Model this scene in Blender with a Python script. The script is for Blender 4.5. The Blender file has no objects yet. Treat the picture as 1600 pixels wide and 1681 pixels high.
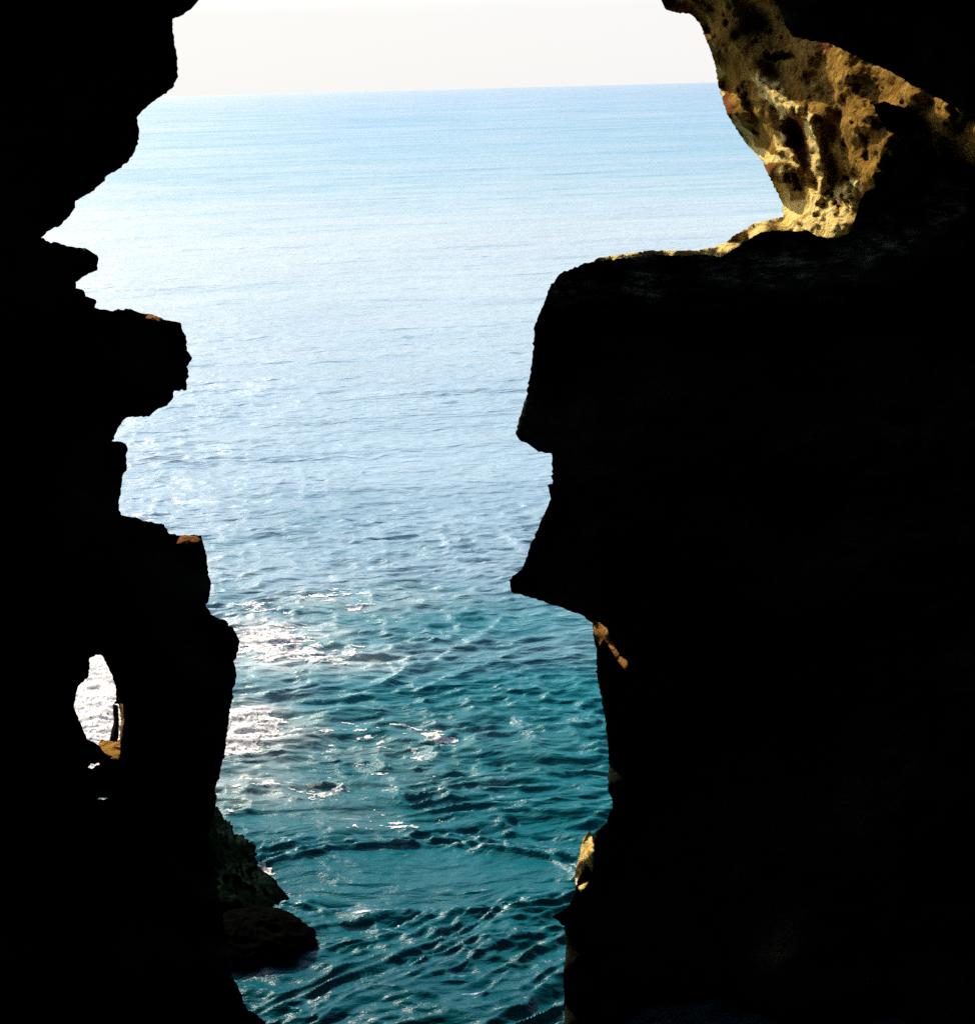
import bpy, math, random
import numpy as np
from mathutils import Matrix, Vector
from mathutils.geometry import delaunay_2d_cdt

random.seed(7)
rng = np.random.default_rng(11)
scn = bpy.context.scene
COL = scn.collection

# ------------------------------------------------------------------ camera
W, H, F = 1600.0, 1681.0, 1800.0
EYE = np.array([0.0, 0.0, 6.0])
pitch, roll = math.radians(21.13), math.radians(1.5)
Fw = np.array([0, math.cos(pitch), -math.sin(pitch)])
R0 = np.array([1.0, 0, 0])
U0 = np.array([0, math.sin(pitch), math.cos(pitch)])
Rv = math.cos(roll) * R0 - math.sin(roll) * U0
Uv = math.cos(roll) * U0 + math.sin(roll) * R0
cd = bpy.data.cameras.new('camera')
cam = bpy.data.objects.new('camera', cd)
COL.objects.link(cam)
M = Matrix.Identity(4)
for i in range(3):
    M[i][0], M[i][1], M[i][2], M[i][3] = Rv[i], Uv[i], -Fw[i], EYE[i]
cam.matrix_world = M
cd.sensor_fit = 'VERTICAL'
cd.sensor_height = 24.0
cd.lens = 24.0 * F / H
cd.clip_start, cd.clip_end = 0.05, 60000
scn.camera = cam


def rays(u, v):
    """direction of sight for photo measurements, scaled so that y = 1"""
    u = np.asarray(u, float); v = np.asarray(v, float)
    d = ((u - W / 2) / F)[..., None] * Rv + ((H / 2 - v) / F)[..., None] * Uv + Fw
    return d / d[..., 1:2]


def ywater(u, v):
    d = rays(u, v)
    dz = np.minimum(d[..., 2], -1e-3)
    return EYE[2] / -dz


def on_water(u, v):
    d = rays(u, v)
    y = EYE[2] / -min(d[2], -1e-3)
    return d[0] * y, y


# ------------------------------------------------------------------ noise (numpy)
def _hash(ix, iy, iz, seed):
    h = (ix.astype(np.int64) * 374761393 + iy.astype(np.int64) * 668265263 + iz.astype(np.int64) * 2147483647 + seed * 974711) & 0xFFFFFFFF
    h = ((h ^ (h >> 13)) * 1274126177) & 0xFFFFFFFF
    h = ((h ^ (h >> 16)) * 2246822519) & 0xFFFFFFFF
    return ((h ^ (h >> 15)) & 0xFFFFFF) / float(0xFFFFFF) * 2 - 1


def vnoise(p, seed=0):
    i = np.floor(p); f = p - i; f = f * f * (3 - 2 * f)
    ix, iy, iz = i[..., 0].astype(np.int64), i[..., 1].astype(np.int64), i[..., 2].astype(np.int64)
    r = 0
    for a in (0, 1):
        for b in (0, 1):
            for c in (0, 1):
                w = (f[..., 0] if a else 1 - f[..., 0]) * (f[..., 1] if b else 1 - f[..., 1]) * (f[..., 2] if c else 1 - f[..., 2])
                r = r + w * _hash(ix + a, iy + b, iz + c, seed)
    return r


def fbm(p, octv=5, seed=0, gain=0.5, ridged=False):
    s, a, t = 0, 1.0, 0
    for k in range(octv):
        n = vnoise(p * (2.03 ** k) + 17.3 * k, seed + k)
        if ridged:
            n = 1 - 2 * np.abs(n)
        s = s + a * n; t += a; a *= gain
    return s / t


# ------------------------------------------------------------------ materials
def new_mat(name):
    m = bpy.data.materials.new(name)
    m.use_nodes = True
    nt = m.node_tree
    nt.nodes.clear()
    out = nt.nodes.new('ShaderNodeOutputMaterial')
    b = nt.nodes.new('ShaderNodeBsdfPrincipled')
    nt.links.new(b.outputs[0], out.inputs[0])
    return m, nt, b


def N(nt, kind, **kw):
    n = nt.nodes.new(kind)
    for k, v in kw.items():
        if k.startswith('i_'):
            n.inputs[k[2:].replace('_', ' ')].default_value = v
        else:
            setattr(n, k, v)
    return n


def ramp(nt, src, stops):
    r = nt.nodes.new('ShaderNodeValToRGB')
    el = r.color_ramp.elements
    while len(el) < len(stops):
        el.new(0.5)
    for e, (p, c) in zip(el, stops):
        e.position = p; e.color = (*c, 1)
    nt.links.new(src, r.inputs[0])
    return r


def mixc(nt, fac, a, b):
    m = nt.nodes.new('ShaderNodeMix'); m.data_type = 'RGBA'
    for sock, val in ((m.inputs[0], fac), (m.inputs[6], a), (m.inputs[7], b)):
        if hasattr(val, 'node'):
            nt.links.new(val, sock)
        elif isinstance(val, tuple):
            sock.default_value = (*val, 1)
        else:
            sock.default_value = val
    return m.outputs[2]


def math_n(nt, op, a, b=None, clamp=False):
    m = nt.nodes.new('ShaderNodeMath'); m.operation = op; m.use_clamp = clamp
    for k, val in ((0, a), (1, b)):
        if val is None: continue
        if hasattr(val, 'node'): nt.links.new(val, m.inputs[k])
        else: m.inputs[k].default_value = val
    return m.outputs[0]


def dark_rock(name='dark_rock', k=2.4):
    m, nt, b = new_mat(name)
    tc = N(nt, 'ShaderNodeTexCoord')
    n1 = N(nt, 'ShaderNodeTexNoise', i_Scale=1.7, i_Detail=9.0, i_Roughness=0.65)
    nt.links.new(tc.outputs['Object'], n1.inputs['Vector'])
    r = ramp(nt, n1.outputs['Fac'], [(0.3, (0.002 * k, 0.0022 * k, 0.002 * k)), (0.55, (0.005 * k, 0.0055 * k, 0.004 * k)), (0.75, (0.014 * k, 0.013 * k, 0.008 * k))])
    li = N(nt, 'ShaderNodeAttribute', attribute_name='painted_glint')  # faint highlights of the ledge, painted as paler green-grey patches
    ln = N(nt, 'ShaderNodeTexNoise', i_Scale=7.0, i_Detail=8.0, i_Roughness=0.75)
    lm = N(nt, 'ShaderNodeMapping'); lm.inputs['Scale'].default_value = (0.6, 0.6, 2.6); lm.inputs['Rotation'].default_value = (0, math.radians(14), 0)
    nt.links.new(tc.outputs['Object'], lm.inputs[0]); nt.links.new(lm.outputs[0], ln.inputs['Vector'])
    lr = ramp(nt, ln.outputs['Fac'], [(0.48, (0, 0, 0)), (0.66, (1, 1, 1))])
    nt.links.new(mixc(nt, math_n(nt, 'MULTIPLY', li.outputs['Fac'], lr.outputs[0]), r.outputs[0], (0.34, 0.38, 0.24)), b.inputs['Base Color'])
    v = N(nt, 'ShaderNodeTexVoronoi', i_Scale=9.0)
    nt.links.new(tc.outputs['Object'], v.inputs['Vector'])
    n2 = N(nt, 'ShaderNodeTexNoise', i_Scale=14.0, i_Detail=8.0, i_Roughness=0.7)
    nt.links.new(tc.outputs['Object'], n2.inputs['Vector'])
    h = math_n(nt, 'ADD', n2.outputs['Fac'], math_n(nt, 'MULTIPLY', v.outputs['Distance'], 0.4))
    bp = N(nt, 'ShaderNodeBump', i_Strength=0.9, i_Distance=0.06)
    nt.links.new(h, bp.inputs['Height'])
    nt.links.new(bp.outputs[0], b.inputs['Normal'])
    b.inputs['Roughness'].default_value = 0.5
    b.inputs['Specular IOR Level'].default_value = 0.0
    return m


def weed_rock():
    m, nt, b = new_mat('weedy_rock')
    tc = N(nt, 'ShaderNodeTexCoord')
    n1 = N(nt, 'ShaderNodeTexNoise', i_Scale=3.5, i_Detail=8.0, i_Roughness=0.7)
    nt.links.new(tc.outputs['Object'], n1.inputs['Vector'])
    r = ramp(nt, n1.outputs['Fac'], [(0.35, (0.0006, 0.001, 0.0007)), (0.55, (0.0012, 0.003, 0.002)), (0.74, (0.012, 0.024, 0.016))])
    nt.links.new(r.outputs[0], b.inputs['Base Color'])
    n2 = N(nt, 'ShaderNodeTexNoise', i_Scale=22.0, i_Detail=6.0, i_Roughness=0.7)
    nt.links.new(tc.outputs['Object'], n2.inputs['Vector'])
    bp = N(nt, 'ShaderNodeBump', i_Strength=1.0, i_Distance=0.06)
    nt.links.new(n2.outputs['Fac'], bp.inputs['Height'])
    nt.links.new(bp.outputs[0], b.inputs['Normal'])
    b.inputs['Roughness'].default_value = 0.33
    b.inputs['Specular IOR Level'].default_value = 0.0
    return m


def brown_rock():
    """limestone: brown weathered face, red iron patches and pale crust read from the 'crust' and 'rust' mineral maps"""
    m, nt, b = new_mat('brown_limestone')
    tc = N(nt, 'ShaderNodeTexCoord')
    n1 = N(nt, 'ShaderNodeTexNoise', i_Scale=5.0, i_Detail=10.0, i_Roughness=0.72)
    nt.links.new(tc.outputs['Object'], n1.inputs['Vector'])
    base = ramp(nt, n1.outputs['Fac'], [(0.30, (0.040, 0.022, 0.006)), (0.44, (0.165, 0.088, 0.018)), (0.58, (0.27, 0.155, 0.033)), (0.75, (0.44, 0.28, 0.07))])
    a1 = N(nt, 'ShaderNodeAttribute', attribute_name='crust')
    a2 = N(nt, 'ShaderNodeAttribute', attribute_name='rust')
    n3 = N(nt, 'ShaderNodeTexNoise', i_Scale=16.0, i_Detail=6.0, i_Roughness=0.65)
    nt.links.new(tc.outputs['Object'], n3.inputs['Vector'])
    pale = ramp(nt, n3.outputs['Fac'], [(0.32, (0.36, 0.22, 0.05)), (0.5, (0.64, 0.46, 0.14)), (0.68, (0.76, 0.63, 0.31))])
    c1 = math_n(nt, 'SUBTRACT', math_n(nt, 'ADD', math_n(nt, 'MULTIPLY', a1.outputs['Fac'], 1.7), n3.outputs['Fac']), 0.8, True)
    c1 = math_n(nt, 'MULTIPLY', c1, 1.6, True)
    col = mixc(nt, math_n(nt, 'MULTIPLY', a2.outputs['Fac'], 0.85), base.outputs[0], (0.17, 0.050, 0.022))
    col = mixc(nt, c1, col, pale.outputs[0])
    nt.links.new(col, b.inputs['Base Color'])
    v = N(nt, 'ShaderNodeTexVoronoi', i_Scale=13.0)
    nt.links.new(tc.outputs['Object'], v.inputs['Vector'])
    h = math_n(nt, 'ADD', n3.outputs['Fac'], math_n(nt, 'MULTIPLY', v.outputs['Distance'], 0.6))
    h = math_n(nt, 'ADD', h, math_n(nt, 'MULTIPLY', n1.outputs['Fac'], 1.2))
    bp = N(nt, 'ShaderNodeBump', i_Strength=1.0, i_Distance=0.07)
    nt.links.new(h, bp.inputs['Height'])
    nt.links.new(bp.outputs[0], b.inputs['Normal'])
    b.inputs['Roughness'].default_value = 0.85
    b.inputs['Specular IOR Level'].default_value = 0.0
    return m


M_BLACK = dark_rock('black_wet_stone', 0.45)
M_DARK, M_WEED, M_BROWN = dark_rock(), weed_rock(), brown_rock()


# ------------------------------------------------------------------ object helpers
def tag(o, label=None, cat=None, group=None, kind=None):
    if label: o['label'] = label
    if cat: o['category'] = cat
    if group: o['group'] = group
    if kind: o['kind'] = kind
    return o


def mesh_obj(name, verts, faces, mat, parent=None, smooth=False, attrs=None):
    me = bpy.data.meshes.new(name)
    verts = np.asarray(verts, dtype=np.float64)
    faces = np.asarray(faces, dtype=np.int32)
    k = faces.shape[1]
    me.vertices.add(len(verts)); me.vertices.foreach_set('co', verts.ravel())
    me.loops.add(faces.size); me.loops.foreach_set('vertex_index', faces.ravel())
    me.polygons.add(len(faces))
    me.polygons.foreach_set('loop_start', np.arange(0, faces.size, k, dtype=np.int32))
    me.polygons.foreach_set('loop_total', np.full(len(faces), k, dtype=np.int32))
    me.update(calc_edges=True)
    me.validate()
    if smooth:
        me.polygons.foreach_set('use_smooth', np.ones(len(me.polygons), dtype=bool))
    for an, av in (attrs or {}).items():
        at = me.attributes.new(an, 'FLOAT', 'POINT')
        at.data.foreach_set('value', np.asarray(av, dtype=np.float32))
    me.materials.append(mat)
    o = bpy.data.objects.new(name, me)
    COL.objects.link(o)
    if parent: o.parent = parent
    return o


def in_poly(P, poly):
    x, y = P[:, 0], P[:, 1]
    ins = np.zeros(len(P), bool)
    n = len(poly)
    for i in range(n):
        x1, y1 = poly[i]; x2, y2 = poly[(i + 1) % n]
        if y1 == y2: continue
        c = ((y1 > y) != (y2 > y)) & (x < (x2 - x1) * (y - y1) / (y2 - y1) + x1)
        ins ^= c
    return ins


def in_frame(x, y, m=60):
    return -m < x < W + m and -m < y < H + m


def resample(poly, fine, coarse, jit):
    out = []
    n = len(poly)
    s = 0.0
    for i in range(n):
        a = np.array(poly[i], float); b = np.array(poly[(i + 1) % n], float)
        L = np.linalg.norm(b - a)
        st = fine if (in_frame(*a) or in_frame(*b)) else coarse
        k = max(1, int(L / st))
        nrm = np.array([-(b - a)[1], (b - a)[0]]) / max(L, 1e-6)
        for j in range(k):
            p = a + (b - a) * j / k
            if j and st == fine:
                p = p + nrm * rng.normal(0, jit)
            out.append(p)
    return np.array(out)


def idw(P, ctrl, power=2.2):
    C = np.array(ctrl, float)
    d2 = ((P[:, None, :] - C[None, :, :2]) ** 2).sum(2) + 60.0
    w = d2 ** (-power / 2)
    return (w * C[:, 2]).sum(1) / w.sum(1)


def rock_solid(name, outline, holes, ctrl, mat, front, back, noise_amp=0.25, noise_scale=1.1, fine=4.0, grid=7.0,
               far_grid=45.0, jit=0.9, lift=0.0, seed=1, attrs=None, relief=None, parent=None, ridged=True, sharp=0.10):
    """a closed lump of rock whose rim follows `outline`; ctrl gives how far away each place is (metres)"""
    rings = [resample(outline, fine, 60, jit)] + [resample(h, fine * 0.7, 60, jit * 0.6) for h in holes]
    R = np.vstack(rings)
    edges = []; o0 = 0
    for r in rings:
        k = len(r)
        edges += [(o0 + i, o0 + (i + 1) % k) for i in range(k)]
        o0 += k
    lo, hi = R.min(0), R.max(0)
    pts = []
    gx = np.arange(max(lo[0], -60), min(hi[0], W + 60), grid); gy = np.arange(max(lo[1], -60), min(hi[1], H + 60), grid)
    if len(gx) and len(gy):
        G = np.stack(np.meshgrid(gx, gy), -1).reshape(-1, 2); pts.append(G + rng.uniform(-.38, .38, G.shape) * grid)
    gx = np.arange(lo[0], hi[0], far_grid); gy = np.arange(lo[1], hi[1], far_grid)
    G = np.stack(np.meshgrid(gx, gy), -1).reshape(-1, 2); G = G + rng.uniform(-.3, .3, G.shape) * far_grid
    inside_frame = (G[:, 0] > -70) & (G[:, 0] < W + 70) & (G[:, 1] > -70) & (G[:, 1] < H + 70)
    pts.append(G[~inside_frame])
    G = np.vstack(pts)
    ok = in_poly(G, rings[0])
    for r in rings[1:]: ok &= ~in_poly(G, r)
    G = G[ok]
    dist = np.full(len(G), 1e9)
    for s in range(0, len(R), 200):
        dd = np.sqrt(((G[:, None, :] - R[None, s:s + 200]) ** 2).sum(2)).min(1)
        dist = np.minimum(dist, dd)
    keep = dist > np.where((G[:, 0] > -70) & (G[:, 0] < W + 70) & (G[:, 1] > -70) & (G[:, 1] < H + 70), fine * 0.7, 20)
    G, dist = G[keep], dist[keep]
    P = np.vstack([R, G])
    res = delaunay_2d_cdt([Vector(p) for p in P], edges, [], 0, 1e-5)
    P2 = np.array([tuple(v) for v in res[0]]); T = np.array([list(f) for f in res[2]], dtype=np.int64)
    cen = P2[T].mean(1)
    ok = in_poly(cen, rings[0])
    for r in rings[1:]: ok &= ~in_poly(cen, r)
    T = T[ok]
    d = np.full(len(P2), 1e9)
    for s in range(0, len(R), 200):
        d = np.minimum(d, np.sqrt(((P2[:, None, :] - R[None, s:s + 200]) ** 2).sum(2)).min(1))
    # rim vertices: those used by boundary edges
    E = np.sort(np.vstack([T[:, [0, 1]], T[:, [1, 2]], T[:, [2, 0]]]), axis=1)
    uq, cnt = np.unique(E, axis=0, return_counts=True)
    rim = np.zeros(len(P2), bool); rim[uq[cnt == 1].ravel()] = True
    d[rim] = 0
    Yr = idw(P2, ctrl)
    dm = d * Yr / F
    D = rays(P2[:, 0], P2[:, 1])
    pos = D * Yr[:, None] + EYE
    nz = fbm(pos * noise_scale, 6, seed, 0.55, ridged)
    nz2 = fbm(pos * noise_scale * np.array([1, 1, 2.4]) * 2.6, 4, seed + 40, 0.6)
    fade = 1 - np.exp(-dm / sharp)
    yf = Yr - front(dm) + (noise_amp * nz + noise_amp * 0.35 * nz2) * fade
    if relief is not None:
        yf = yf + relief(P2) * fade
    if lift:
        yw = ywater(P2[:, 0], P2[:, 1])
        yf = np.minimum(yf, yw * (1 - lift * (1 + 0.8 * nz2) * np.clip(0.2 + fade, 0, 1)))
    yf = np.maximum(yf, 1.6)
    yrim = Yr.copy()
    if lift:
        yrim = np.minimum(yrim, ywater(P2[:, 0], P2[:, 1]) * 1.0)
        yf = np.minimum(yf, yrim)
    yb = yrim + back(dm) + noise_amp * 0.8 * fbm(pos * noise_scale + 31, 5, seed + 9, 0.5) * fade
    yb = np.maximum(yb, yf + 0.06 * fade + 0.0005)
    yf = np.where(rim, yrim, yf)
    Vf = D * yf[:, None] + EYE
    bidx = np.full(len(P2), -1, dtype=np.int64)
    nb = ~rim
    bidx[nb] = len(P2) + np.arange(nb.sum()); bidx[rim] = np.nonzero(rim)[0]
    Vb = (D * yb[:, None] + EYE)[nb]
    V = np.vstack([Vf, Vb])
    # orientation: front faces look at the eye
    a, b_, c = P2[T[:, 0]], P2[T[:, 1]], P2[T[:, 2]]
    area = (b_[:, 0] - a[:, 0]) * (c[:, 1] - a[:, 1]) - (b_[:, 1] - a[:, 1]) * (c[:, 0] - a[:, 0])
    T = np.where(area[:, None] > 0, T[:, ::-1], T)
    Tb = bidx[T[:, ::-1]]
    allrim = rim[T].all(1)
    faces = np.vstack([T, Tb[~allrim]])
    at = {}
    for an, fn in (attrs or {}).items():
        a_ = fn(P2); at[an] = np.concatenate([a_, a_[nb]])
    o = mesh_obj(name, V, faces, mat, parent, False, at)
    return o


def blob(P, pts, r, soft=0.5):
    """1 near the polyline pts (u, v), falling off past r"""
    d = np.full(len(P), 1e9)
    for (a, b) in zip(pts[:-1], pts[1:]) if len(pts) > 1 else [(pts[0], pts[0])]:
        a = np.array(a, float); b = np.array(b, float)
        L2 = max(((b - a) ** 2).sum(), 1e-6)
        t = np.clip(((P - a) @ (b - a)) / L2, 0, 1)
        q = a + t[:, None] * (b - a)
        d = np.minimum(d, np.sqrt(((P - q) ** 2).sum(1)))
    return np.clip((r * (1 + soft) - d) / (r * 2 * soft), 0, 1)


def rough_edge(P, k=5.0, sc=0.05):
    q = np.stack([P[:, 0] * sc, P[:, 1] * sc, np.zeros(len(P))], -1)
    return P + k * np.stack([fbm(q, 3, 71), fbm(q + 40, 3, 72)], -1) * 2


# ------------------------------------------------------------------ rock outlines
LEFT = [(760, -290), (600, -250), (470, -170), (380, -90), (340, -30), (322, 6), (302, 24), (284, 31), (284, 48), (288, 78), (291, 100), (293, 126),
        (283, 145), (262, 160), (250, 168), (236, 180), (225, 193), (229, 212), (229, 228), (222, 248), (212, 264), (196, 277), (180, 286),
        (166, 302), (155, 313), (140, 321), (124, 330), (124, 341), (112, 357), (100, 370), (86, 376), (68, 390), (80, 396), (98, 399), (110, 404), (140, 407),
        (150, 413), (160, 419), (161, 432), (160, 444), (142, 452), (125, 463), (125, 473), (138, 477), (141, 486), (158, 492), (156, 505), (180, 510),
        (195, 507), (215, 507), (235, 515), (265, 523), (297, 530), (300, 543), (306, 552), (307, 575), (316, 588), (307, 602), (311, 618), (306, 624), (307, 640), (286, 642),
        (283, 656), (275, 666), (257, 673), (245, 684), (218, 684), (205, 688), (196, 700), (184, 724), (202, 726), (210, 735), (208, 752), (209, 768), (202, 780), (200, 798), (195, 825), (199, 845),
        (222, 849), (240, 855), (270, 861), (278, 876), (300, 879), (331, 879), (334, 892), (340, 912), (341, 935), (347, 958), (343, 985), (338, 992), (346, 1008), (358, 1015), (372, 1019), (384, 1033),
        (392, 1048), (392, 1066), (385, 1090), (389, 1110), (382, 1140), (378, 1170), (374, 1200), (369, 1235), (362, 1268), (355, 1290), (355, 1318), (350, 1345), (342, 1370), (356, 1400), (352, 1430), (358, 1460), (366, 1500),
        (370, 1540), (378, 1568), (384, 1585), (380, 1602), (392, 1622), (398, 1638), (405, 1655), (430, 1672), (470, 1720), (520, 1850), (500, 2300),
        (-2300, 2300), (-2300, -1900), (760, -1900)]
HOLE = [(158, 1075), (168, 1076), (176, 1092), (184, 1108), (190, 1128), (191, 1150), (187, 1156), (197, 1154), (202, 1156), (204, 1180), (201, 1203), (198, 1221), (197, 1238), (192, 1246), (182, 1240), (172, 1236),
        (165, 1226), (152, 1217), (144, 1214), (136, 1196), (128, 1175), (122, 1160), (125, 1140), (130, 1125), (145, 1112), (148, 1095), (148, 1080)]
RIGHT = [(905, 745), (880, 739), (868, 730), (852, 722), (846, 712), (848, 700), (856, 675), (864, 650), (869, 620), (873, 590), (876, 560), (877, 535),
         (885, 515), (895, 492), (903, 470), (918, 450), (935, 442), (955, 434), (985, 428), (1015, 424), (1045, 421), (1075, 417), (1110, 420), (1150, 418), (1185, 421),
         (1205, 408), (1222, 396), (1245, 383), (1270, 378), (1300, 379), (1325, 378), (1340, 388), (1370, 391), (1392, 383), (1402, 362), (1408, 335), (1418, 316), (1440, 303), (1466, 286), (1472, 262), (1466, 238),
         (1455, 215), (1440, 190), (1432, 172), (1450, 166), (1480, 176), (1515, 196), (1560, 224), (1610, 250), (1750, 300), (2100, 380), (3300, 500), (3300, 2300), (1000, 2300), (930, 1760),
         (925, 1681), (926, 1640), (924, 1600), (929, 1560), (926, 1520), (905, 1505), (930, 1492), (942, 1470), (944, 1455), (950, 1440), (968, 1380), (980, 1362), (994, 1352), (999, 1338), (1005, 1322), (1004, 1310), (998, 1300), (998, 1270), (999, 1240), (996, 1215), (993, 1180),
         (988, 1150), (981, 1120), (978, 1090), (979, 1068), (974, 1045), (973, 1024), (955, 1010), (935, 1003), (918, 996), (900, 991), (880, 983), (858, 977), (840, 973), (837, 960), (835, 952), (845, 943), (858, 930), (866, 912), (872, 890),
         (884, 866), (889, 850), (900, 828), (903, 815), (898, 797), (906, 794), (907, 770)]
ROOF = [(640, -330), (800, -300), (950, -250), (1080, -180), (1180, -90), (1235, -30), (1266, -4), (1282, 20), (1288, 42), (1300, 60), (1330, 68), (1362, 72), (1395, 88), (1430, 104), (1465, 120),
        (1500, 142), (1535, 160), (1570, 178), (1606, 198), (1700, 236), (1900, 300), (2300, 420), (3300, 500), (3300, -1900), (640, -1900)]
BROWN = [(1000, -330), (1040, -120), (1070, -30), (1086, 3), (1093, 16), (1110, 21), (1132, 23), (1148, 38), (1158, 64), (1166, 84), (1174, 110), (1178, 138), (1186, 165), (1192, 185), (1205, 206),
         (1222, 233), (1240, 252), (1252, 266), (1262, 290), (1274, 315), (1283, 332), (1285, 356), (1262, 361), (1240, 366), (1222, 376), (1206, 386), (1190, 398), (1168, 407), (1140, 411), (1100, 411), (1060, 412),
         (1020, 417), (980, 424), (960, 440), (1200, 470), (1500, 520), (1900, 520), (2300, 300), (2300, -600), (1300, -600)]

flat = lambda k, s=0.12: (lambda d: k * (1 - np.exp(-d / 0.35)) + s * d)
# left wall and the arch above it
left_ctrl = [(300, 0, 7.5), (230, 200, 7.6), (100, 380, 7.6), (300, 560, 7.5), (200, 760, 7.4), (330, 900, 7.15), (370, 1060, 6.75), (375, 1160, 6.5), (365, 1250, 6.35), (355, 1320, 6.2), (345, 1400, 6.1),
             (330, 1500, 5.9), (350, 1600, 5.7), (405, 1655, 5.6), (460, 1750, 5.4), (150, 1150, 6.5), (100, 1080, 6.7), (220, 1150, 6.5), (150, 1260, 6.4), (50, 1000, 6.9), (300, 1150, 6.5), (0, 700, 7.4), (0, 1200, 6.4),
             (-800, 800, 7.2), (-2300, 800, 7.0), (-800, -800, 7.2), (600, -250, 7.6), (600, -1600, 7.4), (-1000, 2000, 5.8), (500, 2300, 5.3),
             (250, 1450, 6.0), (200, 1600, 5.65), (290, 1600, 5.7), (0, 1600, 5.6), (100, 1350, 6.2), (-300, 1500, 5.8), (150, 1450, 6.0)]
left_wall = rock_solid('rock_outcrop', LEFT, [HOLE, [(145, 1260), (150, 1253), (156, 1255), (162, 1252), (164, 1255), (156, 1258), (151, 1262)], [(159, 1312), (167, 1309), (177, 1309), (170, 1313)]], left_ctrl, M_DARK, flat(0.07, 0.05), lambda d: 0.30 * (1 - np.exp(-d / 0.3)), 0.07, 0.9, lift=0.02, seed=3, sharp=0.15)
tag(left_wall, 'black jagged rock mass on the left pierced by a small oval hole', 'rock')
right_ctrl = [(870, 600, 7.6), (1000, 440, 7.9), (1250, 390, 8.0), (1380, 390, 8.0), (1470, 250, 8.0), (1600, 250, 7.95), (1600, 450, 7.85), (850, 960, 7.1), (980, 1100, 6.8), (1000, 1300, 6.3), (950, 1450, 6.0),
              (930, 1600, 5.7), (930, 1700, 5.5), (1300, 600, 7.7), (1300, 800, 7.4), (1300, 1100, 6.8), (1500, 1400, 6.1), (1300, 1600, 5.6), (1600, 1700, 5.5), (2000, 800, 7.5), (3200, 800, 7.3), (3000, 2200, 5.6), (1100, 2200, 5.3), (1090, 1170, 7.0), (1090, 1300, 6.6), (1080, 1400, 6.35), (1040, 1480, 6.25), (1020, 1600, 6.0), (1000, 1540, 6.1), (1010, 1660, 5.75), (1010, 1240, 6.55)]


def right_relief(P):
    # a worn horizontal bedding step below the flat top, and a rounded upper shoulder
    u, v = P[:, 0], P[:, 1]
    line = 515 - (u - 900) * 0.045 + 6 * np.sin(u * 0.03)
    step = 1 / (1 + np.exp(-(v - line) / 4.0))
    zone = np.clip((u - 880) / 60, 0, 1)
    return zone * (0.22 * step * np.exp(-np.clip(v - line, 0, None) / 120))


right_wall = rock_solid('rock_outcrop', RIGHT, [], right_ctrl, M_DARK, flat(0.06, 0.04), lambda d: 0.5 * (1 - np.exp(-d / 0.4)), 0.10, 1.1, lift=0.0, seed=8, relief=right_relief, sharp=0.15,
                        attrs={'painted_glint': lambda P: np.maximum(0.9 * blob(rough_edge(P, 12), [(930, 470), (1100, 455), (1350, 425), (1480, 380), (1560, 330)], 26, 0.6), 0.9 * blob(rough_edge(P, 3), [(960, 515), (1150, 502), (1380, 488)], 5, 0.5))})  # band and thin line where the ledge highlights are painted into the colour
tag(right_wall, 'black flat topped rock mass on the right shaped like a face in profile', 'rock')
roof_ctrl = [(1200, -60, 7.2), (1300, 60, 7.2), (1450, 110, 7.2), (1600, 190, 7.1), (2200, 300, 6.9), (3200, 0, 6.8), (1200, -1700, 6.6), (2800, -1700, 6.2)]
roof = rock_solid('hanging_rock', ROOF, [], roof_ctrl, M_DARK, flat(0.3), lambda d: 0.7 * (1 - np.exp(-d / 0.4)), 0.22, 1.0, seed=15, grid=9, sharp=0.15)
tag(roof, 'black hanging rock filling the top right corner above the sunlit brown rock', 'rock')


# sunlit brown overhang
def crust_map(P):
    P = rough_edge(P, 5)
    c = np.zeros(len(P))
    for pts, r in [([(1245, 130), (1285, 170)], 12), ([(1285, 170), (1284, 200)], 6), ([(1290, 165), (1328, 198)], 5), ([(1330, 205), (1338, 240), (1345, 280), (1365, 310)], 11), ([(1336, 290), (1345, 330)], 14),
                   ([(1275, 225), (1290, 245), (1305, 268)], 8), ([(1222, 235), (1250, 262), (1290, 262)], 6), ([(1280, 285), (1290, 340)], 7), ([(1205, 196), (1255, 258)], 4),
                   ([(1290, 355), (1330, 350), (1375, 350), (1395, 320)], 20), ([(1330, 370), (1380, 375)], 14), ([(1350, 335), (1320, 345)], 14), ([(1170, 75), (1180, 110), (1185, 150)], 5),
                   ([(1000, 415), (1180, 405), (1240, 372), (1300, 365)], 14)]:
        c = np.maximum(c, blob(P, pts, r))
    return c


def rust_map(P):
    P = rough_edge(P, 4)
    c = np.zeros(len(P))
    for pts, r in [([(1305, 205), (1310, 235), (1322, 265), (1332, 295)], 15), ([(1100, 10), (1130, 12)], 14), ([(1188, 150), (1196, 180)], 8), ([(1240, 258), (1265, 275)], 7), ([(1340, 385), (1370, 388)], 6), ([(1350, 70), (1355, 80)], 8)]:
        c = np.maximum(c, blob(P, pts, r))
    return c


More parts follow.
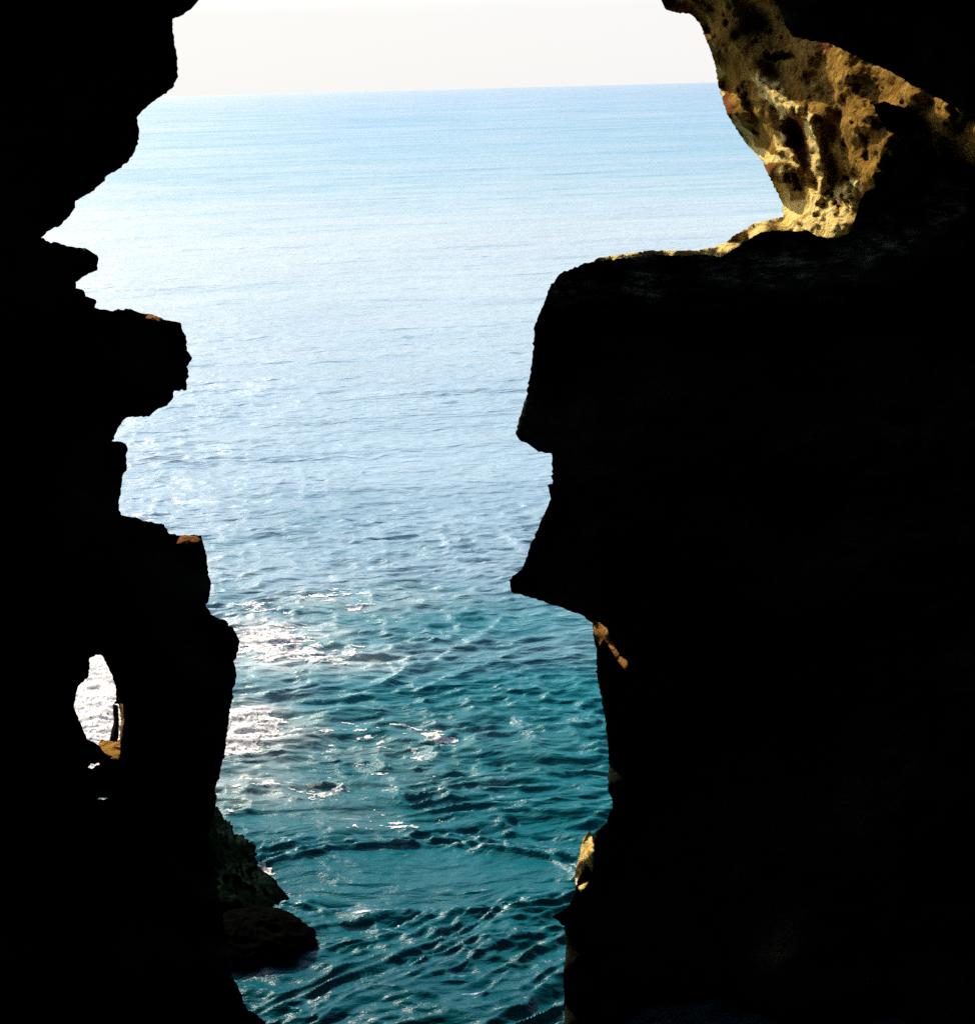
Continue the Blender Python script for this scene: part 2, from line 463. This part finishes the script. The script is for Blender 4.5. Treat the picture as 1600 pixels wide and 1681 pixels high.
def brown_relief(P):
    P = rough_edge(P, 6, 0.08)
    pos = np.stack([P[:, 0] * 0.012, P[:, 1] * 0.012, np.zeros(len(P))], -1)
    # diagonal beds dipping to the lower right, plus pits
    w = (P[:, 0] * 0.72 - P[:, 1] * 0.69)
    w = w + 8 * fbm(pos, 3, 77)
    beds = 0.06 * np.sin(w / 15.0) + 0.03 * np.sin(w / 6.3 + 1.0)
    r = beds
    r = r + 0.25 * blob(P, [(1302, 200), (1312, 240), (1326, 280), (1332, 300)], 13, 0.35)     # the red recess
    r = r + 0.22 * blob(P, [(1222, 140), (1238, 190), (1250, 220)], 8, 0.6)                     # dark gully
    r = r + 0.22 * blob(P, [(1260, 92), (1300, 92)], 5, 0.6)
    r = r + 0.30 * blob(P, [(1300, 290), (1312, 305)], 7, 0.5)
    for (a, b, k) in [(1351, 334, 6), (1386, 322, 7), (1392, 333, 4), (1372, 335, 4), (1362, 325, 3), (1378, 345, 4), (1345, 352, 3), (1405, 290, 6), (1425, 255, 7), (1398, 302, 9), (1385, 295, 6), (1205, 60, 6), (1225, 45, 7), (1240, 70, 6), (1215, 90, 5), (1262, 55, 6), (1190, 40, 6), (1175, 60, 4)]:
        r = r + 0.09 * blob(P, [(a, b)], k, 0.5)
    pq = np.stack([P[:, 0] * 0.055 + P[:, 1] * 0.02, P[:, 1] * 0.085, np.zeros(len(P))], -1)
    r = r + 0.08 * np.clip(fbm(pq, 4, 81, 0.6) - 0.18, 0, 0.5)
    r = r + 0.028 * fbm(np.stack([P[:, 0] * 0.10 + P[:, 1] * 0.05, P[:, 1] * 0.12, np.zeros(len(P))], -1), 4, 83, 0.65, True)
    r = r - 0.22 * blob(P, [(1245, 130), (1285, 170), (1330, 200), (1340, 250), (1352, 300)], 8, 0.7)
    return r


brown_ctrl = [(1090, 0, 10.7), (1150, 40, 10.7), (1180, 140, 10.8), (1225, 235, 10.9), (1283, 340, 10.3), (1240, 40, 10.3), (1260, 120, 9.9), (1330, 110, 9.2), (1300, 220, 9.4), (1350, 200, 8.8), (1400, 130, 8.5), (1290, 20, 9.9), (1300, -60, 10.3),
              (1420, 200, 8.0), (1460, 240, 7.75), (1440, 290, 7.9), (1500, 160, 7.7), (1560, 190, 7.4), (1620, 220, 7.2), (1350, 300, 8.9), (1395, 320, 8.4), (1285, 352, 9.7), (1310, 362, 9.0), (1340, 370, 8.6), (1370, 384, 8.25), (1400, 370, 8.2), (1400, 420, 8.15),
              (1240, 372, 8.9), (1250, 384, 8.2), (1200, 396, 8.75), (1200, 410, 8.15), (1100, 413, 8.5), (1100, 422, 8.15), (1000, 420, 8.4), (1000, 440, 8.1), (1200, 470, 8.12), (1900, 500, 7.6), (2200, 200, 6.9), (1200, -200, 11.2), (1000, -300, 11.3), (1100, -100, 11.1), (1400, 0, 9.4), (2200, -500, 7.0)]
brown = rock_solid('rock_overhang', BROWN, [], brown_ctrl, M_BROWN, lambda d: 0.05 * (1 - np.exp(-d / .2)), lambda d: 0.3 * (1 - np.exp(-d / 0.4)) + 0.9 * np.clip(d, 0, 2), 0.10, 2.6, fine=3.0, grid=3.4, jit=0.7, seed=21,
                   relief=brown_relief, attrs={'crust': crust_map, 'rust': rust_map}, sharp=0.04)
tag(brown, 'sunlit brown and ochre rock overhang at the upper right with pale crust at its foot', 'rock overhang')


# sunlit pieces that belong to the walls
def piece(name, poly, ctrl, parent, crust=0.0, rust=0.0, seed=5, label=None):
    o = rock_solid(name, poly, [], ctrl, M_BROWN, lambda d: 0.04 * (1 - np.exp(-d / .05)), lambda d: 0.15 * (1 - np.exp(-d / 0.1)), 0.05, 6.0, fine=2.5, grid=2.6, jit=0.5, seed=seed, parent=parent, sharp=0.03,
                   attrs={'crust': lambda P: np.full(len(P), crust), 'rust': lambda P: np.full(len(P), rust)})
    if label: o['label'] = label
    return o


piece('limestone_slab', [(968, 1362), (974, 1385), (974, 1420), (970, 1440), (962, 1456), (953, 1464), (946, 1455), (943, 1438), (948, 1415), (953, 1390), (960, 1372)],
      [(943, 1440, 6.25), (950, 1390, 6.30), (974, 1400, 5.85), (958, 1462, 5.85), (966, 1365, 6.2)], right_wall, 0.42, 0.05, 31, 'pale sunlit slab of limestone')
piece('sunlit_ledge', [(972, 1018), (984, 1022), (996, 1032), (1006, 1055), (1018, 1078), (1030, 1085), (1031, 1100), (1026, 1102), (1012, 1084), (1002, 1066), (992, 1052), (984, 1060), (977, 1048)],
      [(972, 1030, 6.5), (978, 1050, 6.45), (1000, 1040, 6.1), (1010, 1080, 6.05), (1030, 1095, 5.85)], right_wall, 0.12, 0.5, 33, 'thin brown sunlit strip of rock')
piece('sunlit_ledge', [(278, 880), (332, 879), (330, 889), (318, 893), (300, 894), (286, 893)],
      [(280, 880, 7.4), (330, 880, 7.35), (300, 893, 6.8), (325, 890, 6.8)], left_wall, 0.0, 0.75, 35, 'thin brown sunlit ledge top')
piece('sunlit_ledge', [(232, 514), (250, 516), (268, 523), (262, 528), (245, 525), (234, 520)],
      [(235, 513, 7.65), (265, 522, 7.65), (245, 527, 7.1), (262, 528, 7.1)], left_wall, 0.0, 0.7, 36, 'small reddish sunlit ledge top')
# pillar of rock and its sunlit foot standing in the small window
piece('hole_sill', [(166, 1214), (178, 1216), (198, 1214), (202, 1228), (198, 1248), (190, 1250), (176, 1242), (168, 1236), (162, 1222)],
      [(166, 1216, 7.2), (198, 1214, 6.8), (190, 1248, 6.25), (170, 1238, 6.45)], left_wall, 0.12, 0.2, 37, 'brown sunlit rock at the foot of the hole')
wp = rock_solid('hole_pillar', [(186, 1156), (194, 1158), (196, 1180), (195, 1210), (193, 1218), (180, 1217), (183, 1200), (187, 1185), (186, 1170)], [],
                [(186, 1150, 6.8), (190, 1217, 6.7)], M_DARK, lambda d: 0.2 * (1 - np.exp(-d / .05)), lambda d: 0.05 * (1 - np.exp(-d / 0.05)), 0.03, 5.0, fine=2.5, grid=3, jit=0.4, seed=38, parent=left_wall, sharp=0.03)
piece('hole_side', [(192, 1150), (206, 1150), (209, 1180), (206, 1225), (198, 1232), (197, 1205), (199, 1180), (196, 1160)],
      [(194, 1160, 7.45), (206, 1160, 6.9), (198, 1220, 7.3), (207, 1215, 6.8)], left_wall, 0.12, 0.4, 39, 'orange brown sunlit side of the hole')


# ------------------------------------------------------------------ boulders and wet rocks (modelled as displaced balls)
def boulder(name, cx, cy, cz, rx, ry, rz, rot, mat, seed, n=56, rough=0.22, parent=None):
    th = np.linspace(0, math.pi, n); ph = np.linspace(0, 2 * math.pi, 2 * n, endpoint=False)
    T, Pp = np.meshgrid(th, ph, indexing='ij')
    S = np.stack([np.sin(T) * np.cos(Pp), np.sin(T) * np.sin(Pp), np.cos(T)], -1)
    k = 1 + rough * fbm(S * 1.4 + seed, 5, seed, 0.55) + rough * 0.5 * fbm(S * 4 + seed, 4, seed + 3, 0.55, True)
    S = S * k[..., None] * np.array([rx, ry, rz])
    c, s = math.cos(rot), math.sin(rot)
    V = np.stack([S[..., 0] * c - S[..., 1] * s, S[..., 0] * s + S[..., 1] * c, S[..., 2]], -1).reshape(-1, 3)
    m = 2 * n
    fa = []
    for i in range(n - 1):
        for j in range(m):
            fa.append((i * m + j, i * m + m * 1 + j, i * m + m + (j + 1) % m, i * m + (j + 1) % m))
    o = mesh_obj(name, V, fa, mat, parent, True)
    o.location = (cx, cy, cz)
    return o


x, y = on_water(418, 1548)
b = boulder('boulder', x - 0.02, y, 0.02, 0.44, 0.26, 0.22, math.radians(-4), M_BLACK, 51)
tag(b, 'low black rounded boulder lying in the water at the foot of the left rock', 'boulder')

xa, ya = on_water(340, 1345); xb, yb = on_water(432, 1490)
b = boulder('weedy_rock', (xa + xb) / 2 - 0.10, (ya + yb) / 2 - 0.05, -0.02, math.hypot(xb - xa, yb - ya) / 2 + 0.10, 0.27, 0.18, math.atan2(yb - ya, xb - xa), M_WEED, 61, n=90, rough=0.75)
tag(b, 'ragged low green weedy rock sloping into the water below the left rock', 'rock')

# ------------------------------------------------------------------ the chamber behind the camera
n = 40
th = np.linspace(0.0, math.pi, n); ph = np.linspace(0, 2 * math.pi, 2 * n, endpoint=False)
T, Pp = np.meshgrid(th, ph, indexing='ij')
S = np.stack([np.sin(T) * np.cos(Pp), np.cos(T), np.sin(T) * np.sin(Pp)], -1)
V = S * (1 + 0.06 * fbm(S * 3, 5, 91))[..., None] * np.array([10.5, 11.0, 10.5]) + np.array([0, -1.0, 5.5])
V = V.reshape(-1, 3)
fa = []
for i in range(n - 1):
    for j in range(2 * n):
        q = (i * 2 * n + j, i * 2 * n + (j + 1) % (2 * n), (i + 1) * 2 * n + (j + 1) % (2 * n), (i + 1) * 2 * n + j)
        if min(V[k][1] for k in q) < 6.3:
            fa.append(q)
cave = mesh_obj('cave_chamber', V, fa, M_DARK, None, True)
tag(cave, 'dark cave chamber round the viewpoint', None, None, 'structure')

# ------------------------------------------------------------------ water
rows = [1.5]
while rows[-1] < 4.5: rows.append(rows[-1] * 1.02)
while rows[-1] < 16: rows.append(rows[-1] * 1.0022)
while rows[-1] < 30: rows.append(rows[-1] * 1.0034)
while rows[-1] < 90: rows.append(rows[-1] * 1.006)
while rows[-1] < 30000: rows.append(rows[-1] * 1.03)
rows = np.array(rows)
tans = np.concatenate([np.linspace(-3.0, -0.52, 40)[:-1], np.linspace(-0.52, 0.34, 540), np.linspace(0.34, 3.0, 40)[1:]])
YY, TT = np.meshgrid(rows, tans, indexing='ij')
XX = YY * TT


def to_px(X, Y):
    d = np.stack([X, Y, np.full_like(X, -EYE[2])], -1)
    z = d @ Fw
    return W / 2 + F * (d @ Rv) / z, H / 2 - F * (d @ Uv) / z


RIDGES = [([(380, 1222), (520, 1212), (640, 1203), (760, 1183), (860, 1160)], 0.07, 0.05), ([(400, 1245), (520, 1245), (640, 1236)], 0.06, 0.03),
          ([(640, 1120), (720, 1085), (790, 1050), (830, 1010)], 0.09, 0.05), ([(700, 1130), (790, 1095), (850, 1070)], 0.08, 0.05), ([(560, 1150), (640, 1120), (700, 1075)], 0.08, 0.04),
          ([(440, 1668), (560, 1640), (660, 1590), (720, 1530)], 0.03, 0.024), ([(400, 1625), (500, 1600), (600, 1560), (650, 1515)], 0.028, 0.022), ([(520, 1672), (650, 1655), (740, 1610), (800, 1560)], 0.03, 0.022),
          ([(760, 1520), (820, 1480), (870, 1450), (900, 1445)], 0.03, 0.022), ([(790, 1545), (850, 1500), (900, 1475)], 0.03, 0.02), ([(560, 1560), (620, 1530), (680, 1490)], 0.025, 0.018), ([(640, 1640), (740, 1580), (850, 1520)], 0.03, 0.02)]
r2 = np.random.default_rng(5)
WAVES = []
for k in range(64):
    lam = 0.13 * (12.0 ** (r2.random() ** 1.3))
    WAVES.append((lam, math.radians(r2.normal(96, 11 if lam > 0.35 else 16)), r2.random() * 6.28, k % 6))


def height(XX, YY):
    P3 = np.stack([XX, YY, np.zeros_like(XX)], -1)
    UU, VV = to_px(XX, YY)
    warp = 0.22 * fbm(P3 * 0.9, 3, 5); warp2 = 0.22 * fbm(P3 * 1.2 + 9, 3, 6)
    groups = [0.15 + 1.5 * np.clip(0.5 + 1.1 * vnoise(P3 * np.array([0.8, 1.5, 1]) * (0.7 + 0.35 * g) + 5.7 * g, 30 + g), 0, 1) for g in range(6)]
    Z = np.zeros_like(XX)
    for lam, ang, p0, g in WAVES:
        kx, ky = math.cos(ang), math.sin(ang)
        ph = 2 * math.pi / lam * (XX * kx + YY * ky + warp * kx + warp2 * ky) + p0
        s = (0.5 + 0.5 * np.sin(ph)) ** 1.7 * 2 - 0.85
        Z += 0.0026 * lam ** 0.85 * s * np.clip(lam / (0.0085 * YY) - 0.6, 0, 1) * groups[g]
    q = np.stack([XX + 0.25 * YY + warp * 1.2, YY - 0.06 * XX + warp2 * 0.5, np.zeros_like(XX)], -1)
    vis = lambda lam: np.clip(lam / (0.0085 * YY) - 0.4, 0, 1)
    sharpen = lambda r: (0.5 + 0.5 * np.clip(r, -1, 1)) ** 1.8 * 2 - 0.8
    Z += 0.026 * sharpen(fbm(q * np.array([2.1, 8.8, 1]), 2, 91, 0.45, True)) * vis(0.16) * np.clip((YY - 6.3) / 1.2, 0, 1)
    Z += 0.010 * sharpen(fbm(q * np.array([4.5, 15.0, 1]) + 7, 1, 95, 0.45, True)) * vis(0.09)
    ca, sa = math.cos(0.50), math.sin(0.50)        # close in, the ripples run slanting out of the cave mouth
    q2 = np.stack([XX * ca + YY * sa + warp * 0.8, -XX * sa + YY * ca + warp2 * 0.8, np.zeros_like(XX)], -1)
    Z += 0.028 * sharpen(fbm(q2 * np.array([1.0, 8.6, 1]) + 3, 2, 97, 0.45, True)) * np.clip((8.2 - YY) / 1.4, 0, 1)
    Z *= 0.6 + 0.7 * np.clip(0.5 + fbm(P3 * 0.35, 3, 12), 0, 1)
    ex, ey = (UU - 680) / 250.0, (VV - 1442) / 50.0      # smooth upwelling with a sharp lip along its far side
    el = np.sqrt(ex ** 2 + ey ** 2) + 0.10 * fbm(P3 * 2.2, 3, 44)
    calm = 1 - 0.88 * np.clip((1.08 - el) / 0.22, 0, 1)
    calm = np.minimum(calm, 1 - 0.6 * np.clip((1.15 - np.sqrt(((UU - 560) / 150) ** 2 + ((VV - 1345) / 36) ** 2)) / 0.4, 0, 1))
    Z *= calm
    Z += 0.014 * np.cos((el - 1.05) * 2 * math.pi / 0.15) * np.exp(-((el - 1.26) / 0.17) ** 2) * (el > 1) * (VV < 1500)
    Z += 0.024 * np.exp(-((el - 1.05) / 0.035) ** 2) * (VV < 1450) - 0.016 * np.exp(-((el - 1.15) / 0.05) ** 2) * (VV < 1440)
    Pm = np.stack([XX, YY], -1)
    wob = 0.10 * fbm(P3 * 2.5, 3, 8)
    for pts, width, hgt in RIDGES:
        xs = [on_water(u, v) for (u, v) in pts]
        best = np.full(XX.shape, 1e9)
        for a, b in zip(xs[:-1], xs[1:]):
            a = np.array(a); b = np.array(b)
            t = np.clip(((Pm - a) @ (b - a)) / ((b - a) ** 2).sum(), 0, 1)
            best = np.minimum(best, np.sqrt(((Pm - (a + t[..., None] * (b - a))) ** 2).sum(-1)))
        best = best + wob
        hgt = hgt * 0.6 * (1 - 0.6 * np.clip(fbm(P3 * 1.7 + 50, 2, 19), -1, 1))
        Z += hgt * np.exp(-(best / width) ** 2) - hgt * 0.35 * np.exp(-(best / (width * 2.6)) ** 2)
    return Z * np.clip((4000 - YY) / 3000, 0, 1)


Z = height(XX, YY)
nr, nc = XX.shape
V = np.stack([XX, YY, Z], -1).reshape(-1, 3)
idx = np.arange(nr * nc).reshape(nr, nc)
Q = np.stack([idx[:-1, :-1], idx[:-1, 1:], idx[1:, 1:], idx[1:, :-1]], -1).reshape(-1, 4)

mw, nt, b = new_mat('sea_water')
tc = N(nt, 'ShaderNodeTexCoord')
mp = N(nt, 'ShaderNodeMapping'); mp.inputs['Scale'].default_value = (0.35, 1.0, 1.0)
nt.links.new(tc.outputs['Object'], mp.inputs[0])
sep = N(nt, 'ShaderNodeSeparateXYZ'); nt.links.new(tc.outputs['Object'], sep.inputs[0])
# water colour: clear green-blue close to the rocks, paler offshore with sky reflection painted in
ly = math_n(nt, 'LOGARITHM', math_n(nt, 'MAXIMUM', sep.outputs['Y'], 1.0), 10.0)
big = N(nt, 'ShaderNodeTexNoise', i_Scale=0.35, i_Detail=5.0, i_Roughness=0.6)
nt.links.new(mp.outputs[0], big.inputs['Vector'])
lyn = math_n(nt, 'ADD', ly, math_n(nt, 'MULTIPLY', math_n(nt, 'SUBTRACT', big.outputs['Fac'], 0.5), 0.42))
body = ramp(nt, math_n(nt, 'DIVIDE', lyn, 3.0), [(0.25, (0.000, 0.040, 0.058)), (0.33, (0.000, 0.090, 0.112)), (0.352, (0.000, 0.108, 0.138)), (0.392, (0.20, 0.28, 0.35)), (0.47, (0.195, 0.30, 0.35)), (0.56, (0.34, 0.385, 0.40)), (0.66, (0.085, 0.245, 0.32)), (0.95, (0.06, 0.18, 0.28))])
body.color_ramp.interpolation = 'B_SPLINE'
rr = N(nt, 'ShaderNodeMapRange'); rr.inputs['From Min'].default_value = 1.0; rr.inputs['From Max'].default_value = 2.3; rr.inputs['To Min'].default_value = 0.15; rr.inputs['To Max'].default_value = 0.17
nt.links.new(ly, rr.inputs['Value'])
hs = None
wn = N(nt, 'ShaderNodeTexNoise', i_Scale=0.8, i_Detail=2.0)
nt.links.new(tc.outputs['Object'], wn.inputs['Vector'])
wv = N(nt, 'ShaderNodeVectorMath', operation='SCALE'); wv.inputs['Scale'].default_value = 0.5
nt.links.new(wn.outputs['Color'], wv.inputs[0])
wa = N(nt, 'ShaderNodeVectorMath', operation='ADD'); nt.links.new(tc.outputs['Object'], wa.inputs[0]); nt.links.new(wv.outputs[0], wa.inputs[1])
mp2 = N(nt, 'ShaderNodeMapping'); mp2.inputs['Scale'].default_value = (0.30, 1.0, 1.0); mp2.inputs['Rotation'].default_value = (0, 0, math.radians(-7))
nt.links.new(wa.outputs[0], mp2.inputs[0])
for sc, st, kind in ((14.0, 0.018, 'RIDGED_MULTIFRACTAL'), (7.0, 0.040, 'RIDGED_MULTIFRACTAL'), (3.0, 0.045, 'RIDGED_MULTIFRACTAL'), (1.2, 0.050, 'RIDGED_MULTIFRACTAL'), (22.0, 0.010, 'FBM'), (9.0, 0.03, 'FBM'), (0.6, 0.20, 'FBM'), (0.12, 0.8, 'FBM'), (0.03, 2.5, 'FBM')):
    nn = N(nt, 'ShaderNodeTexNoise', noise_type=kind, i_Scale=sc, i_Detail=5.0 if kind == 'FBM' else 1.5, i_Roughness=0.6)
    nt.links.new(mp2.outputs[0], nn.inputs['Vector'])
    t = math_n(nt, 'MULTIPLY', nn.outputs['Fac'], st)
    hs = t if hs is None else math_n(nt, 'ADD', hs, t)
bp = N(nt, 'ShaderNodeBump', i_Strength=0.9, i_Distance=1.0)
nt.links.new(hs, bp.inputs['Height'])
# light scattered back out of the water does not follow the ripples, only the mirror reflection does
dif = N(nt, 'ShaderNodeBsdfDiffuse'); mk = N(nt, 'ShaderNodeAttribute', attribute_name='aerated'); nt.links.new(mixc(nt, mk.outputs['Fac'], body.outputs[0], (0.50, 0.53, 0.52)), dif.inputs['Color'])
geo = N(nt, 'ShaderNodeNewGeometry')
vm = N(nt, 'ShaderNodeVectorMath', operation='ADD'); vs = N(nt, 'ShaderNodeVectorMath', operation='SCALE'); vs.inputs['Scale'].default_value = 1.0
nt.links.new(bp.outputs[0], vs.inputs[0]); nt.links.new(vs.outputs[0], vm.inputs[0]); vm.inputs[1].default_value = (0, 0, 0.0)
vn = N(nt, 'ShaderNodeVectorMath', operation='NORMALIZE'); nt.links.new(vm.outputs[0], vn.inputs[0]); nt.links.new(vn.outputs[0], dif.inputs['Normal'])
gl = N(nt, 'ShaderNodeBsdfGlossy'); nt.links.new(rr.outputs[0], gl.inputs['Roughness']); nt.links.new(bp.outputs[0], gl.inputs['Normal'])
fr_ = N(nt, 'ShaderNodeFresnel', i_IOR=1.34); nt.links.new(bp.outputs[0], fr_.inputs['Normal'])
ms = N(nt, 'ShaderNodeMixShader'); rip = N(nt, 'ShaderNodeTexNoise', i_Scale=0.06, i_Detail=11.0, i_Roughness=0.82); nt.links.new(mp2.outputs[0], rip.inputs['Vector'])
rf = math_n(nt, 'ADD', math_n(nt, 'MULTIPLY', rip.outputs['Fac'], 3.4), -0.8, False)
nt.links.new(math_n(nt, 'MULTIPLY', fr_.outputs[0], rf, True), ms.inputs[0]); nt.links.new(dif.outputs[0], ms.inputs[1]); nt.links.new(gl.outputs[0], ms.inputs[2])
nt.links.new(ms.outputs[0], [n_ for n_ in nt.nodes if n_.type == 'OUTPUT_MATERIAL'][0].inputs[0])
nt.nodes.remove(b)
UU, VV = to_px(XX, YY)
P3 = np.stack([XX, YY, np.zeros_like(XX)], -1)
milk = np.zeros_like(XX)
for (c, r, s_) in [((440, 1060), (95, 40), 0.9), ((420, 1200), (90, 48), 0.9), ((560, 1085), (90, 20), 0.4), ((560, 985), (150, 24), 0.30), ((150, 1150), (160, 140), 1.0), ((430, 1290), (90, 26), 0.35), ((620, 1230), (190, 60), 0.12), ((560, 1340), (110, 26), 0.06)]:
    milk = np.maximum(milk, s_ * np.exp(-0.9 * (((UU - c[0]) / r[0]) ** 2 + ((VV - c[1]) / r[1]) ** 2)))
milk = np.clip(milk * (0.75 + 1.3 * fbm(P3 * np.array([1.6, 3.5, 1]), 5, 88, 0.62)), 0, 1)
milk[YY > 60] = 0
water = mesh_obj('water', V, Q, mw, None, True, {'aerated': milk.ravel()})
tag(water, 'teal sea running out to a pale blue horizon', None, None, 'structure')

# foam: the white scraps of broken water, thin lace lying on the surface
FOAM = [((395, 1385), (25, 20), 0.22), ((430, 1430), (25, 20), 0.26), ((440, 1470), (25, 14), 0.26), ((375, 1340), (20, 14), 0.25), ((760, 1130), (60, 14), 0.12), ((500, 1020), (140, 20), 0.16), ((470, 1180), (50, 12), 0.3),
        ((435, 1055), (75, 32), 0.62), ((530, 1075), (80, 18), 0.42), ((400, 1140), (30, 25), 0.2), ((415, 1190), (62, 30), 0.75), ((395, 1225), (40, 22), 0.5), ((150, 1150), (110, 100), 2.4),
        ((560, 975), (95, 14), 0.24), ((640, 985), (40, 10), 0.22), ((420, 1000), (55, 12), 0.35), ((600, 1200), (110, 16), 0.24), ((720, 1215), (40, 22), 0.36), ((440, 1290), (60, 16), 0.30), ((530, 1298), (70, 16), 0.30),
        ((650, 1360), (60, 16), 0.36), ((570, 1300), (60, 14), 0.2), ((640, 1275), (150, 50), 0.13), ((560, 990), (120, 22), 0.22), ((610, 1215), (130, 30), 0.22), ((700, 1240), (50, 20), 0.22)]
fr = [7.2]
while fr[-1] < 15: fr.append(fr[-1] * 1.00125)
FY, FT = np.meshgrid(np.array(fr), np.arange(-0.56, 0.02, 0.0013), indexing='ij')
FX = FY * FT
UU, VV = to_px(FX, FY)
FP = np.stack([FX, FY, np.zeros_like(FX)], -1)
dens = np.zeros_like(FX)
for (c, r, s_) in FOAM:
    e = ((UU - c[0]) / r[0]) ** 2 + ((VV - c[1]) / r[1]) ** 2
    dens = np.maximum(dens, s_ * np.exp(-e * 0.9))
lace = 0.42 * fbm(FP * np.array([2.2, 6.5, 1]), 5, 61, 0.6, True) + 0.75 * fbm(FP * np.array([8, 28, 1]), 5, 63, 0.65)
val = dens + 0.60 * lace - 0.05
mask = (val > 0.33) & (dens > 0.03)
m_, n_ = FX.shape
fidx = np.arange(m_ * n_).reshape(m_, n_)
FQ = np.stack([fidx[:-1, :-1], fidx[:-1, 1:], fidx[1:, 1:], fidx[1:, :-1]], -1).reshape(-1, 4)
FQ = FQ[mask.ravel()[FQ].all(1)]
used = np.unique(FQ.ravel())
remap = np.full(m_ * n_, -1, dtype=np.int64); remap[used] = np.arange(len(used))
ux, uy = FX.ravel()[used], FY.ravel()[used]
fv = np.stack([ux, uy, height(ux, uy) + 0.010 + 0.008 * np.clip(val.ravel()[used] - 0.36, 0, 1.0)], -1)
mf, nt, b = new_mat('sea_foam')
tc = N(nt, 'ShaderNodeTexCoord')
nn = N(nt, 'ShaderNodeTexNoise', i_Scale=18.0, i_Detail=6.0, i_Roughness=0.7)
nt.links.new(tc.outputs['Object'], nn.inputs['Vector'])
r = ramp(nt, nn.outputs['Fac'], [(0.35, (0.62, 0.62, 0.62)), (0.6, (0.78, 0.70, 0.69))])
nt.links.new(r.outputs[0], b.inputs['Base Color'])
bp = N(nt, 'ShaderNodeBump', i_Strength=0.25, i_Distance=0.03); nt.links.new(nn.outputs['Fac'], bp.inputs['Height']); nt.links.new(bp.outputs[0], b.inputs['Normal'])
b.inputs['Roughness'].default_value = 0.7
n5 = N(nt, 'ShaderNodeTexNoise', i_Scale=30.0, i_Detail=5.0, i_Roughness=0.65); nt.links.new(tc.outputs['Object'], n5.inputs['Vector'])
al = ramp(nt, n5.outputs['Fac'], [(0.36, (0.0, 0.0, 0.0)), (0.60, (1, 1, 1))]); nt.links.new(al.outputs[0], b.inputs['Alpha'])
foam = mesh_obj('sea_foam', fv, remap[FQ], mf, None, True)
tag(foam, 'white foam scraps drifting on the teal water', 'foam', None, 'stuff')

# ------------------------------------------------------------------ light
SUN = np.array([-0.48, 0.60, 0.62]); SUN /= np.linalg.norm(SUN)
sd = bpy.data.lights.new('sun', 'SUN'); sd.energy = 3.8; sd.angle = math.radians(0.5); sd.color = (1.0, 0.89, 0.70)
so = bpy.data.objects.new('sun', sd); COL.objects.link(so)
so.rotation_euler = Vector(SUN).to_track_quat('Z', 'Y').to_euler()
w = bpy.data.worlds.new('World'); scn.world = w; w.use_nodes = True
nt = w.node_tree; nt.nodes.clear()
out = N(nt, 'ShaderNodeOutputWorld'); bg = N(nt, 'ShaderNodeBackground'); nt.links.new(bg.outputs[0], out.inputs[0])
sky = N(nt, 'ShaderNodeTexSky', sky_type='NISHITA'); sky.sun_disc = False
sky.sun_elevation = math.asin(SUN[2]); sky.sun_rotation = math.atan2(SUN[0], SUN[1])
sky.dust_density = 1.5; sky.ozone_density = 1.5
tc = N(nt, 'ShaderNodeTexCoord'); sp = N(nt, 'ShaderNodeSeparateXYZ'); nt.links.new(tc.outputs['Generated'], sp.inputs[0])
mr = N(nt, 'ShaderNodeMapRange'); mr.inputs['From Min'].default_value = 0.06; mr.inputs['From Max'].default_value = 0.38; mr.inputs['To Min'].default_value = 0.98; mr.inputs['To Max'].default_value = 0.12
nt.links.new(sp.outputs['Z'], mr.inputs['Value'])
nt.links.new(mixc(nt, mr.outputs[0], sky.outputs[0], (2.50, 2.48, 2.45)), bg.inputs[0])
bg.inputs[1].default_value = 0.15

scn.view_settings.view_transform = 'Standard'
scn.view_settings.look = 'None'
scn.view_settings.exposure = 1.3
scn.view_settings.gamma = 1.0
scn.cycles.use_denoising = False
scn.cycles.sample_clamp_direct = 1.0
scn.cycles.max_bounces = 5
scn.cycles.diffuse_bounces = 3
scn.cycles.glossy_bounces = 3
scn.cycles.sample_clamp_indirect = 4.0
